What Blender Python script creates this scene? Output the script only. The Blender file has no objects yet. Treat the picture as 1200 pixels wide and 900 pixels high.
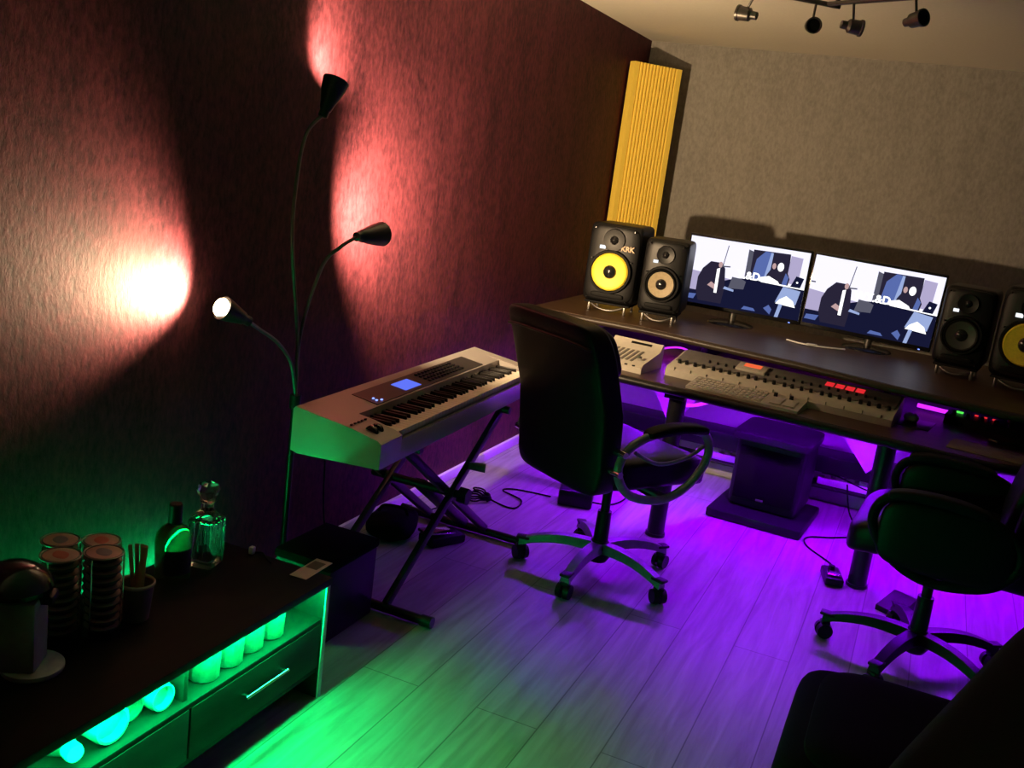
import bpy, bmesh, math, random
from mathutils import Vector, Matrix, noise
random.seed(7)
SC = bpy.context.scene
COL = SC.collection
V = Vector
R = math.radians

# ---------------------------------------------------------------- camera
FPX = 1166.74
cam_d = bpy.data.cameras.new('camera'); cam = bpy.data.objects.new('camera', cam_d); COL.objects.link(cam)
cam_d.sensor_width = 36.0; cam_d.lens = 36.0 * FPX / 1200.0; cam_d.clip_start = 0.02
ROW_R = V((0.90768099, 0.39953893, 0.12838954))      # camera right, in the room
ROW_D = V((0.20518327, -0.15563435, -0.96627003))    # camera down
ROW_F = V((-0.36608067, 0.90340832, -0.22324504))    # camera forward
CAM = V((0, 0, 1.55))
m = Matrix((ROW_R, -ROW_D, -ROW_F)).transposed().to_4x4(); m.translation = CAM
cam.matrix_world = m
SC.camera = cam
SC.view_settings.view_transform = 'Standard'; SC.view_settings.look = 'None'
SC.view_settings.gamma = 1.0; SC.view_settings.use_curve_mapping = False
SC.view_settings.exposure = 0.0
try:
    SC.cycles.use_denoising = True
    SC.cycles.max_bounces = 7
    SC.cycles.sample_clamp_indirect = 4.0
except Exception:
    pass
w = bpy.data.worlds.new('world'); SC.world = w; w.use_nodes = True
w.node_tree.nodes['Background'].inputs[0].default_value = (0.02, 0.018, 0.02, 1)
w.node_tree.nodes['Background'].inputs[1].default_value = 0.02

# light levels (kept together for tuning)
LAMP_COL = (1.0, 0.70, 0.40)
LAMP_UP, LAMP_SIDE, LAMP_LEFT = 72.0, 300.0, 110.0     # watts of the three lamp heads
PURPLE = (0.245, 0.0, 1.0); PURPLE_DESK, PURPLE_FLOOR = 60.0, 500.0
GREEN = (0.0, 1.0, 0.20); GREEN_FRONT, GREEN_WALL = 420.0, 150.0

# ---------------------------------------------------------------- materials
def new_mat(name):
    mt = bpy.data.materials.new(name); mt.use_nodes = True
    nt = mt.node_tree; b = nt.nodes['Principled BSDF']
    return mt, nt, b
def mat(name, col, rough=0.5, metal=0.0, nscale=40.0, var=0.12, bump=0.0, trans=0.0, ior=1.45, spec=0.5, coat=0.0):
    mt, nt, b = new_mat(name)
    b.inputs['Roughness'].default_value = rough; b.inputs['Metallic'].default_value = metal
    b.inputs['Transmission Weight'].default_value = trans; b.inputs['IOR'].default_value = ior
    b.inputs['Specular IOR Level'].default_value = spec
    b.inputs['Coat Weight'].default_value = coat
    tc = nt.nodes.new('ShaderNodeTexCoord'); nz = nt.nodes.new('ShaderNodeTexNoise')
    nz.inputs['Scale'].default_value = nscale; nz.inputs['Detail'].default_value = 3
    nt.links.new(tc.outputs['Object'], nz.inputs['Vector'])
    rp = nt.nodes.new('ShaderNodeValToRGB')
    rp.color_ramp.elements[0].position = 0.3; rp.color_ramp.elements[1].position = 0.7
    rp.color_ramp.elements[0].color = (*[c * (1 - var) for c in col], 1)
    rp.color_ramp.elements[1].color = (*[min(1, c * (1 + var)) for c in col], 1)
    nt.links.new(nz.outputs['Fac'], rp.inputs['Fac']); nt.links.new(rp.outputs['Color'], b.inputs['Base Color'])
    if bump:
        bp = nt.nodes.new('ShaderNodeBump'); bp.inputs['Strength'].default_value = bump; bp.inputs['Distance'].default_value = 0.002
        nt.links.new(nz.outputs['Fac'], bp.inputs['Height']); nt.links.new(bp.outputs['Normal'], b.inputs['Normal'])
    return mt
def emis(name, col, strength):
    mt, nt, b = new_mat(name)
    nt.nodes.remove(b); e = nt.nodes.new('ShaderNodeEmission')
    e.inputs[0].default_value = (*col, 1); e.inputs[1].default_value = strength
    nt.links.new(e.outputs[0], nt.nodes['Material Output'].inputs[0])
    return mt
def wallpaper(name, c1, c2, horiz_axis, rough=0.6, bump=0.5):
    """vertical fibrous wallpaper: noise stretched along z"""
    mt, nt, b = new_mat(name)
    b.inputs['Roughness'].default_value = rough; b.inputs['Specular IOR Level'].default_value = 0.15
    tc = nt.nodes.new('ShaderNodeTexCoord')
    mp = nt.nodes.new('ShaderNodeMapping'); mp.inputs['Scale'].default_value = (62, 62, 30)
    n1 = nt.nodes.new('ShaderNodeTexNoise'); n1.inputs['Scale'].default_value = 1.0; n1.inputs['Detail'].default_value = 6; n1.inputs['Roughness'].default_value = 0.7
    mp2 = nt.nodes.new('ShaderNodeMapping'); mp2.inputs['Scale'].default_value = (9, 9, 3)
    n2 = nt.nodes.new('ShaderNodeTexNoise'); n2.inputs['Scale'].default_value = 1.0; n2.inputs['Detail'].default_value = 4
    L = nt.links.new
    L(tc.outputs['Object'], mp.inputs[0]); L(mp.outputs[0], n1.inputs['Vector'])
    L(tc.outputs['Object'], mp2.inputs[0]); L(mp2.outputs[0], n2.inputs['Vector'])
    mx = nt.nodes.new('ShaderNodeMath'); mx.operation = 'MULTIPLY_ADD'; mx.inputs[1].default_value = 0.35
    L(n2.outputs['Fac'], mx.inputs[0]); L(n1.outputs['Fac'], mx.inputs[2])
    rp = nt.nodes.new('ShaderNodeValToRGB'); rp.color_ramp.elements[0].position = 0.46; rp.color_ramp.elements[1].position = 0.86
    rp.color_ramp.elements[0].color = (*c1, 1); rp.color_ramp.elements[1].color = (*c2, 1)
    L(mx.outputs[0], rp.inputs['Fac']); L(rp.outputs['Color'], b.inputs['Base Color'])
    bp = nt.nodes.new('ShaderNodeBump'); bp.inputs['Strength'].default_value = bump; bp.inputs['Distance'].default_value = 0.003
    L(n1.outputs['Fac'], bp.inputs['Height']); L(bp.outputs['Normal'], b.inputs['Normal'])
    return mt
def laminate(name):
    mt, nt, b = new_mat(name); L = nt.links.new
    tc = nt.nodes.new('ShaderNodeTexCoord')
    mp = nt.nodes.new('ShaderNodeMapping'); mp.inputs['Rotation'].default_value = (0, 0, R(90))
    L(tc.outputs['Object'], mp.inputs[0])
    br = nt.nodes.new('ShaderNodeTexBrick')
    br.inputs['Scale'].default_value = 1.0; br.inputs['Brick Width'].default_value = 2.4; br.inputs['Row Height'].default_value = 0.19
    br.inputs['Mortar Size'].default_value = 0.0022; br.inputs['Mortar Smooth'].default_value = 0.3
    br.offset = 0.37
    br.inputs['Color1'].default_value = (0.36, 0.355, 0.33, 1); br.inputs['Color2'].default_value = (0.42, 0.415, 0.39, 1)
    br.inputs['Mortar'].default_value = (0.17, 0.165, 0.15, 1)
    L(mp.outputs[0], br.inputs['Vector'])
    mp2 = nt.nodes.new('ShaderNodeMapping'); mp2.inputs['Scale'].default_value = (28, 2.2, 1)
    L(tc.outputs['Object'], mp2.inputs[0])
    nz = nt.nodes.new('ShaderNodeTexNoise'); nz.inputs['Scale'].default_value = 1.0; nz.inputs['Detail'].default_value = 6; nz.inputs['Distortion'].default_value = 0.8
    L(mp2.outputs[0], nz.inputs['Vector'])
    rp = nt.nodes.new('ShaderNodeValToRGB'); rp.color_ramp.elements[0].position = 0.3; rp.color_ramp.elements[1].position = 0.75
    rp.color_ramp.elements[0].color = (0.46, 0.44, 0.40, 1); rp.color_ramp.elements[1].color = (1, 1, 1, 1)
    L(nz.outputs['Fac'], rp.inputs['Fac'])
    mx = nt.nodes.new('ShaderNodeMixRGB'); mx.blend_type = 'MULTIPLY'; mx.inputs[0].default_value = 0.8
    L(br.outputs['Color'], mx.inputs[1]); L(rp.outputs['Color'], mx.inputs[2]); L(mx.outputs[0], b.inputs['Base Color'])
    b.inputs['Roughness'].default_value = 0.42
    bp = nt.nodes.new('ShaderNodeBump'); bp.inputs['Strength'].default_value = 0.25; bp.inputs['Distance'].default_value = 0.001
    L(br.outputs['Fac'], bp.inputs['Height']); bp.invert = True; L(bp.outputs['Normal'], b.inputs['Normal'])
    return mt
def woodgrain(name, c1, c2, scale=(3, 40, 40), rough=0.35, spec=0.5):
    mt, nt, b = new_mat(name); L = nt.links.new
    tc = nt.nodes.new('ShaderNodeTexCoord'); mp = nt.nodes.new('ShaderNodeMapping'); mp.inputs['Scale'].default_value = scale
    nz = nt.nodes.new('ShaderNodeTexNoise'); nz.inputs['Scale'].default_value = 1; nz.inputs['Detail'].default_value = 5; nz.inputs['Distortion'].default_value = 0.6
    L(tc.outputs['Object'], mp.inputs[0]); L(mp.outputs[0], nz.inputs['Vector'])
    rp = nt.nodes.new('ShaderNodeValToRGB'); rp.color_ramp.elements[0].position = 0.3; rp.color_ramp.elements[1].position = 0.7
    rp.color_ramp.elements[0].color = (*c1, 1); rp.color_ramp.elements[1].color = (*c2, 1)
    L(nz.outputs['Fac'], rp.inputs['Fac']); L(rp.outputs['Color'], b.inputs['Base Color'])
    b.inputs['Roughness'].default_value = rough; b.inputs['Specular IOR Level'].default_value = spec
    return mt

M = dict(
    wall_red=wallpaper('burgundy_wallpaper', (0.020, 0.005, 0.009), (0.115, 0.023, 0.034), 'y'),
    wall_grey=wallpaper('grey_wallpaper', (0.19, 0.175, 0.155), (0.29, 0.27, 0.24), 'x', bump=0.3),
    ceiling=mat('ceiling_paint', (0.72, 0.66, 0.55), 0.8, nscale=60, var=0.03),
    white_paint=mat('white_paint', (0.75, 0.74, 0.72), 0.5, var=0.03),
    floor=laminate('grey_laminate'),
    black_plastic=mat('black_plastic', (0.006, 0.006, 0.0065), 0.42, spec=0.3),
    black_gloss=mat('black_gloss', (0.01, 0.01, 0.011), 0.16),
    black_metal=mat('black_metal', (0.015, 0.015, 0.016), 0.35, 0.3),
    leather=mat('black_leather', (0.003, 0.003, 0.003), 0.42, nscale=260, bump=0.35, spec=0.25),
    dark_cloth=mat('dark_cloth', (0.003, 0.0027, 0.0024), 0.95, nscale=300, spec=0.1, bump=0.5),
    brown_cloth=mat('brown_cloth', (0.013, 0.011, 0.007), 0.9, nscale=300, spec=0.1, bump=0.5),
    silver_plastic=mat('silver_plastic', (0.20, 0.20, 0.205), 0.38, 0.2),
    chrome=mat('chrome', (0.72, 0.72, 0.72), 0.16, 1.0, var=0.03),
    brushed=mat('brushed_metal', (0.16, 0.15, 0.14), 0.38, 0.8),
    bench=woodgrain('black_brown_wood', (0.004, 0.0035, 0.003), (0.007, 0.006, 0.005), (30, 3, 30), 0.6, 0.12),
    bench_in=woodgrain('dark_wood_inside', (0.010, 0.009, 0.008), (0.018, 0.015, 0.013), (30, 3, 30), 0.6, 0.12),
    drawer=woodgrain('dark_drawer_wood', (0.014, 0.012, 0.011), (0.022, 0.019, 0.017), (30, 3, 30), 0.6, 0.12),
    light_edge=mat('pale_edge', (0.5, 0.48, 0.46), 0.45),
    desk=woodgrain('dark_walnut', (0.045, 0.022, 0.012), (0.085, 0.045, 0.026), (3, 40, 40), 0.42, 0.35),
    foam=mat('yellow_foam', (0.98, 0.70, 0.10), 0.9, nscale=200, var=0.03),
    cone_yellow=mat('yellow_cone', (0.88, 0.66, 0.05), 0.5, nscale=120, var=0.08),
    cone_tan=mat('tan_cone', (0.30, 0.24, 0.14), 0.55, nscale=120),
    edge_band=mat('dark_edge_band', (0.03, 0.02, 0.014), 0.4, spec=0.35),
    rubber=mat('black_rubber', (0.005, 0.005, 0.005), 0.6, spec=0.15),
    keybody=mat('champagne_plastic', (0.34, 0.31, 0.29), 0.38, 0.25, nscale=300, var=0.03),
    key_white=mat('ivory_key', (0.80, 0.74, 0.62), 0.3, var=0.02),
    key_black=mat('ebony_key', (0.008, 0.007, 0.007), 0.35, spec=0.2),
    panel_dark=mat('dark_panel', (0.030, 0.027, 0.026), 0.4),
    mixer=mat('beige_grey_plastic', (0.40, 0.37, 0.31), 0.5, var=0.05),
    mixer_dark=mat('mixer_grey_panel', (0.14, 0.13, 0.12), 0.5),
    glass=mat('clear_glass', (0.92, 0.96, 0.93), 0.04, trans=1.0, ior=1.45, var=0.0),
    frosted=mat('frosted_glass', (0.16, 0.20, 0.17), 0.35, trans=0.35, nscale=110, var=0.15, bump=1.0),
    jar_plastic=mat('jar_plastic', (0.40, 0.42, 0.40), 0.45, var=0.03),
    white_plastic=mat('white_plastic', (0.78, 0.78, 0.76), 0.4, var=0.03),
    amber=mat('dark_liquor_glass', (0.30, 0.42, 0.16), 0.07, trans=0.92, ior=1.3, var=0.05),
    label_dark=mat('dark_paper_label', (0.03, 0.025, 0.02), 0.6),
    paper=mat('paper_card', (0.55, 0.47, 0.40), 0.7, var=0.05),
    paper_dark=mat('printed_photo', (0.12, 0.08, 0.07), 0.5),
    stick=mat('stirrer_wood', (0.42, 0.20, 0.10), 0.7, nscale=80),
    cup=mat('brown_paper_cup', (0.16, 0.12, 0.09), 0.7),
    cup_rim=mat('cup_rim_paper', (0.55, 0.42, 0.30), 0.7),
    foil_pink=mat('pale_foil_lid', (0.34, 0.21, 0.17), 0.45, 0.1, nscale=30),
    foil_red=mat('red_foil_print', (0.36, 0.06, 0.035), 0.45, nscale=30),
    foil_grey=mat('grey_foil_print', (0.10, 0.10, 0.13), 0.45, nscale=30),
    pod=mat('pod_plastic', (0.03, 0.026, 0.028), 0.35),
    machine_grey=mat('machine_grey', (0.28, 0.27, 0.24), 0.5),
    desk_rear=mat('pale_rear_panel', (0.48, 0.46, 0.48), 0.6, var=0.03),
    led_purple=emis('purple_led', (0.42, 0.02, 1.0), PURPLE_DESK),
    led_purple_rear=emis('purple_led_rear', (0.30, 0.0, 1.0), 9.0),
    led_purple_floor=emis('purple_led_floor', PURPLE, PURPLE_FLOOR),
    led_purple_soft=emis('purple_led_tube', (0.55, 0.02, 1.0), 1.6),
    led_green=emis('green_led', GREEN, GREEN_FRONT),
    led_green_wall=emis('green_led_wall', GREEN, GREEN_WALL),
    bulb=emis('warm_bulb', (1.0, 0.72, 0.40), 30.0),
    lcd=emis('blue_lcd', (0.13, 0.19, 1.0), 0.95),
    led_blue=emis('blue_indicator', (0.2, 0.3, 1.0), 2.5),
    led_red=emis('red_display', (1.0, 0.03, 0.04), 0.8),
    led_orange=emis('orange_display', (1.0, 0.15, 0.05), 0.9),
    led_green_dot=emis('green_indicator', (0.1, 1.0, 0.1), 1.0),
    led_white=emis('white_indicator', (0.9, 0.95, 1.0), 1.2),
)

# ---------------------------------------------------------------- mesh builder
class MB:
    def __init__(s): s.v = []; s.f = []; s.m = []
    def _in(s, verts, faces, mi=0, X=None):
        o = len(s.v)
        for p in verts:
            p = V(p); s.v.append(X @ p if X is not None else p)
        for f in faces: s.f.append([i + o for i in f]); s.m.append(mi)
        return s
    def box(s, c, d, bev=0.0, rot=None, mi=0, seg=2, taper=None):
        bm = bmesh.new(); bmesh.ops.create_cube(bm, size=1)
        for v in bm.verts:
            v.co = V((v.co.x * d[0], v.co.y * d[1], v.co.z * d[2]))
            if taper and v.co.z > 0: v.co.x *= taper[0]; v.co.y *= taper[1]
        if bev > 0:
            bmesh.ops.bevel(bm, geom=bm.edges[:], offset=min(bev, min(d) * 0.49), segments=seg, profile=0.5, affect='EDGES')
        X = Matrix.Translation(V(c))
        if rot is not None:
            X = X @ (rot.to_4x4() if not isinstance(rot, tuple) else
                     (Matrix.Rotation(rot[2], 4, 'Z') @ Matrix.Rotation(rot[1], 4, 'Y') @ Matrix.Rotation(rot[0], 4, 'X')))
        bm.verts.index_update()
        s._in([v.co.copy() for v in bm.verts], [[v.index for v in f.verts] for f in bm.faces], mi, X); bm.free(); return s
    def lathe(s, prof, c=(0, 0, 0), axis=(0, 0, 1), seg=32, mi=0, cap0=True, cap1=True):
        """prof: list of (radius, distance along axis)"""
        a = V(axis).normalized(); q = V((0, 0, 1)).rotation_difference(a).to_matrix().to_4x4()
        X = Matrix.Translation(V(c)) @ q
        vs = []; fs = []; n = len(prof)
        for r, z in prof:
            for k in range(seg):
                t = 2 * math.pi * k / seg; vs.append((max(r, 1e-5) * math.cos(t), max(r, 1e-5) * math.sin(t), z))
        for i in range(n - 1):
            for k in range(seg):
                k2 = (k + 1) % seg
                fs.append([i * seg + k, i * seg + k2, (i + 1) * seg + k2, (i + 1) * seg + k])
        if cap0: fs.append(list(range(seg))[::-1])
        if cap1: fs.append([(n - 1) * seg + k for k in range(seg)])
        return s._in(vs, fs, mi, X)
    def cyl(s, p0, p1, r0, r1=None, seg=20, mi=0):
        p0 = V(p0); p1 = V(p1); d = p1 - p0
        return s.lathe([(r0, 0), (r1 if r1 is not None else r0, d.length)], p0, d, seg, mi)
    def tube(s, pts, r, seg=10, mi=0, smooth=6, closed=False, rr=None):
        pts = [V(p) for p in pts]
        P = pts; Rr = [r] * len(pts) if rr is None else rr
        if smooth and len(pts) > 2:
            P = []; R2 = []
            n = len(pts)
            rng = range(n) if closed else range(n - 1)
            for i in rng:
                if closed: a, b, c_, d = pts[i - 1], pts[i], pts[(i + 1) % n], pts[(i + 2) % n]
                else: a, b, c_, d = pts[max(i - 1, 0)], pts[i], pts[i + 1], pts[min(i + 2, n - 1)]
                for k in range(smooth):
                    t = k / smooth
                    P.append(0.5 * ((2 * b) + (c_ - a) * t + (2 * a - 5 * b + 4 * c_ - d) * t * t + (-a + 3 * b - 3 * c_ + d) * t ** 3))
                    ra = Rr[i]; rb = Rr[(i + 1) % n]; R2.append(ra + (rb - ra) * t)
            if not closed: P.append(pts[-1]); R2.append(Rr[-1])
            Rr = R2
        n = len(P); vs = []; fs = []
        def tan(i):
            if closed: return (P[(i + 1) % n] - P[i - 1]).normalized()
            return (P[min(i + 1, n - 1)] - P[max(i - 1, 0)]).normalized()
        t0 = tan(0); up = V((0, 0, 1)) if abs(t0.z) < 0.9 else V((1, 0, 0))
        nn = t0.cross(up).normalized(); prev = t0
        for i in range(n):
            t = tan(i); q = prev.rotation_difference(t); nn = (q @ nn).normalized(); prev = t
            bb = t.cross(nn)
            for k in range(seg):
                a = 2 * math.pi * k / seg
                vs.append(P[i] + (nn * math.cos(a) + bb * math.sin(a)) * Rr[i])
        for i in range(n if closed else n - 1):
            j = (i + 1) % n
            for k in range(seg):
                k2 = (k + 1) % seg
                fs.append([i * seg + k, i * seg + k2, j * seg + k2, j * seg + k])
        if not closed:
            fs.append(list(range(seg))[::-1]); fs.append([(n - 1) * seg + k for k in range(seg)])
        return s._in(vs, fs, mi)
    def prism(s, poly, z0, z1, X=None, mi=0):
        n = len(poly)
        vs = [(p[0], p[1], z0) for p in poly] + [(p[0], p[1], z1) for p in poly]
        fs = [list(range(n))[::-1], [n + i for i in range(n)]] + [[i, (i + 1) % n, n + (i + 1) % n, n + i] for i in range(n)]
        return s._in(vs, fs, mi, X)
    def sq(s, c, d, e1=0.3, e2=0.3, nu=28, nv=18, fn=None, X=None, mi=0):
        """superellipsoid cushion; fn maps the finished local point"""
        def sp(x, e): return math.copysign(abs(x) ** e, x)
        vs = []; fs = []
        for j in range(nv + 1):
            ph = -math.pi / 2 + math.pi * j / nv
            for i in range(nu):
                th = 2 * math.pi * i / nu
                x = sp(math.cos(ph), e1) * sp(math.cos(th), e2) * d[0] / 2
                y = sp(math.cos(ph), e1) * sp(math.sin(th), e2) * d[1] / 2
                z = sp(math.sin(ph), e1) * d[2] / 2
                p = V((x, y, z)) + V(c)
                if fn: p = fn(p)
                vs.append(p)
        for j in range(nv):
            for i in range(nu):
                i2 = (i + 1) % nu
                fs.append([j * nu + i, j * nu + i2, (j + 1) * nu + i2, (j + 1) * nu + i])
        return s._in(vs, fs, mi, X)
    def quad(s, a, b, c, d, mi=0): return s._in([a, b, c, d], [[0, 1, 2, 3]], mi)
    def build(s, name, mats, parent=None, loc=None, sharp=38, weld=False):
        me = bpy.data.meshes.new(name)
        me.from_pydata([tuple(v) for v in s.v], [], s.f)
        if not isinstance(mats, (list, tuple)): mats = [mats]
        for mm in mats: me.materials.append(mm)
        for p, i in zip(me.polygons, s.m): p.material_index = i
        bm = bmesh.new(); bm.from_mesh(me)
        bmesh.ops.remove_doubles(bm, verts=bm.verts, dist=1e-5)
        bmesh.ops.recalc_face_normals(bm, faces=bm.faces)
        for f in bm.faces: f.smooth = True
        for e in bm.edges:
            if len(e.link_faces) == 2:
                e.smooth = e.calc_face_angle(0) < R(sharp)
        bm.to_mesh(me); bm.free()
        o = bpy.data.objects.new(name, me); COL.objects.link(o)
        if parent is not None: o.parent = parent
        if loc is not None: o.location = loc
        return o

def tag(o, label=None, cat=None, group=None, kind=None):
    if label: o['label'] = label
    if cat: o['category'] = cat
    if group: o['group'] = group
    if kind: o['kind'] = kind
    return o
def empty(name, loc, rz=0.0, label=None, cat=None, group=None):
    o = bpy.data.objects.new(name, None); COL.objects.link(o)
    o.empty_display_size = 0.05
    o.location = loc; o.rotation_euler = (0, 0, rz)
    return tag(o, label, cat, group)
def copy_tree(o, parent=None):
    c = o.copy(); COL.objects.link(c)
    if parent is not None: c.parent = parent
    for ch in [x for x in list(KIDS.get(o.name, [])) or list(o.children)]:
        copy_tree(ch, c)
    return c
KIDS = {}
def struct(o): return tag(o, kind='structure')
def text_mesh(s, txt, size, X, mi=0, depth=0.0):
    cu = bpy.data.curves.new('t', 'FONT'); cu.body = txt; cu.size = size; cu.align_x = 'CENTER'; cu.align_y = 'CENTER'
    cu.offset = size * 0.035; cu.extrude = depth
    ob = bpy.data.objects.new('t', cu); COL.objects.link(ob)
    dg = bpy.context.evaluated_depsgraph_get(); me = bpy.data.meshes.new_from_object(ob.evaluated_get(dg))
    s._in([v.co.copy() for v in me.vertices], [list(p.vertices) for p in me.polygons], mi, X)
    bpy.data.objects.remove(ob); bpy.data.curves.remove(cu); bpy.data.meshes.remove(me)
    return s

# ---------------------------------------------------------------- room shell
XW, YB, ZC = -1.94, 6.36, 2.352
XR, YF = 2.7, -0.9
struct(MB().box(((XW + XR) / 2, (YB + YF) / 2, -0.05), (XR - XW + .4, YB - YF + .4, 0.1)).build('floor', M['floor']))
struct(MB().box((XW - .05, (YB + YF) / 2, ZC / 2), (0.1, YB - YF + .2, ZC)).build('wall_left', M['wall_red']))
struct(MB().box(((XW + XR) / 2, YB + .05, ZC / 2), (XR - XW + .2, 0.1, ZC)).build('wall_back', M['wall_grey']))
struct(MB().box((XR + .05, (YB + YF) / 2, ZC / 2), (0.1, YB - YF, ZC)).build('wall_right', M['wall_grey']))
struct(MB().box(((XW + XR) / 2, YF - .05, ZC / 2), (XR - XW + .2, 0.1, ZC)).build('wall_front', M['wall_red']))
struct(MB().box(((XW + XR) / 2, (YB + YF) / 2, ZC + .05), (XR - XW + .4, YB - YF + .4, 0.1)).build('ceiling', M['ceiling']))
struct(MB().box((XW + .0085, (YB + YF) / 2, .025), (0.017, YB - YF, 0.05), .004).build('baseboard_left', M['white_paint']))
struct(MB().box(((XW + XR) / 2, YB - .0085, .025), (XR - XW, 0.017, 0.05), .004).build('baseboard_back', M['white_paint']))

# ---------------------------------------------------------------- desk
desk = empty('studio_desk', (-0.45, 4.6, 0), 0, 'long dark walnut studio desk with a raised shelf, lit purple from below', 'desk')
D0 = V((-0.45, 4.6, 0))
def dl(poly): return [(x - D0.x, y - D0.y) for x, y in poly]
low = [(-1.60, 4.09), (-1.116, 4.04), (-.55, 3.98), (-.017, 3.915), (.30, 3.88), (.60, 3.95), (1.0, 4.0), (1.5, 4.05), (1.5, 4.4), (1.2, 4.7), (.9, 5.2), (-1.60, 5.2)]
MB().prism(dl(low), .662, .70).build('desktop', M['desk'], desk)
up = [(-1.76, 4.47), (-1.45, 4.47), (-1.2, 4.475), (-.45, 4.335), (-.08, 4.22), (.30, 4.14), (.95, 4.10), (1.3, 4.6), (1.0, 5.32), (-1.76, 5.32)]
MB().prism(dl(up), .818, .85).build('upper_shelf', M['desk'], desk)
MB().tube([(x - D0.x, y - D0.y - .004, .834) for x, y in up[:7]], .0155, smooth=0).build('shelf_edge', M['edge_band'], desk)
MB().tube([(x - D0.x, y - D0.y - .002, .681) for x, y in low[:8]], .018, smooth=0).build('desk_edge', M['black_plastic'], desk)
for x, y in ((-.905, 4.14), (-.045, 4.18), (1.2, 4.15), (-1.42, 4.45)):
    l = MB().cyl((x - D0.x, y - D0.y, 0.012), (x - D0.x, y - D0.y, .662), .038, seg=28).cyl((x - D0.x, y - D0.y, 0), (x - D0.x, y - D0.y, .014), .044, seg=28)
    l.box((x - D0.x, y - D0.y + .12, .648), (.09, .4, .024), .004)
    l.build('leg', M['black_metal'], desk)
MB().box((-1.745 - D0.x, 4.90 - D0.y, .759), (.022, .82, .118), .003).build('shelf_support', M['black_plastic'], desk)  # left support lengthened forward to block strip light from the left wall
for x in (-.95, -.1, .85):
    MB().box((x - D0.x, 4.98 - D0.y, .759), (.03, .5, .118), .003).build('shelf_support', M['black_plastic'], desk)
MB().box((-.42 - D0.x, 5.33 - D0.y, .46), (2.7, .02, .72), .002).build('rear_panel', M['desk_rear'], desk)
MB().box((-.42 - D0.x, 5.21 - D0.y, .235), (2.7, .18, .09), .006).build('cable_trough', M['black_plastic'], desk)
MB().box((-.42 - D0.x, 5.20 - D0.y, .11), (2.5, .14, .012), .003).build('cable_tray', M['black_plastic'], desk)
MB().box((-.42 - D0.x, 5.29 - D0.y, .035), (2.7, .03, .07), .003).build('kick_board', M['desk_rear'], desk)
for x, hw in ((-1.09, .14), (-.12, .20)):      # pale triangular brackets under the shelf, behind the legs
    X = Matrix.Translation(V((x - D0.x, 4.92 - D0.y, .66))) @ Matrix.Rotation(R(90), 4, 'X')
    MB().prism([(-hw, 0), (hw, 0), (hw, -.14), (0, -.37), (-hw, -.14)], -.006, .006, X).build('bracket', M['desk_rear'], desk)

# purple light strips
tag(MB().box((-.40, 4.48, .6605), (2.4, .020, .0015)).build('led_strip', M['led_purple_floor']),
    'purple light strip under the lower desktop, over the subwoofer', 'light strip')
tag(MB().box((-1.17, 4.62, .811), (.46, .012, .008), .002).build('led_strip', M['led_purple']),
    'purple light strip under the raised shelf, left end beside the drum machine', 'light strip')
tag(MB().box((-.25, 4.95, .811), (1.25, .012, .008), .002).build('led_strip', M['led_purple_rear']),
    'dim purple light strip under the raised shelf behind the console', 'light strip')
tag(MB().tube([(.035, 4.60, .722), (.10, 4.585, .722), (.17, 4.57, .722)], .009).build('led_tube', M['led_purple_soft']),
    'short glowing magenta tube on the desk left of the audio interface', 'light tube')
tag(MB().tube([(-1.15, 4.62, .722), (-1.10, 4.58, .755), (-1.02, 4.55, .775), (-.96, 4.53, .76), (-.93, 4.52, .722)], .0045).build('led_tube', M['led_purple_soft']),
    'thin magenta cable arching behind the left end of the console', 'cable')
tag(MB().tube([(-.74, 4.22, .66), (-.78, 4.20, .63), (-.84, 4.2, .60), (-.90, 4.22, .585)], .008).build('led_tube', M['led_purple_soft']),
    'glowing magenta tube hanging under the desk beside the left leg', 'light tube')
tag(MB().tube([(-1.25, 4.5, .655), (-1.15, 4.45, .65), (-1.10, 4.42, .62), (-1.12, 4.42, .59), (-1.2, 4.45, .585)], .005).build('led_tube', M['led_purple_soft']),
    'looped cable with a painted-on magenta glow under the desk just right of the tall chair', 'cable')  # plain cable, no lamp: the purple light on it is put in as emission

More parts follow.
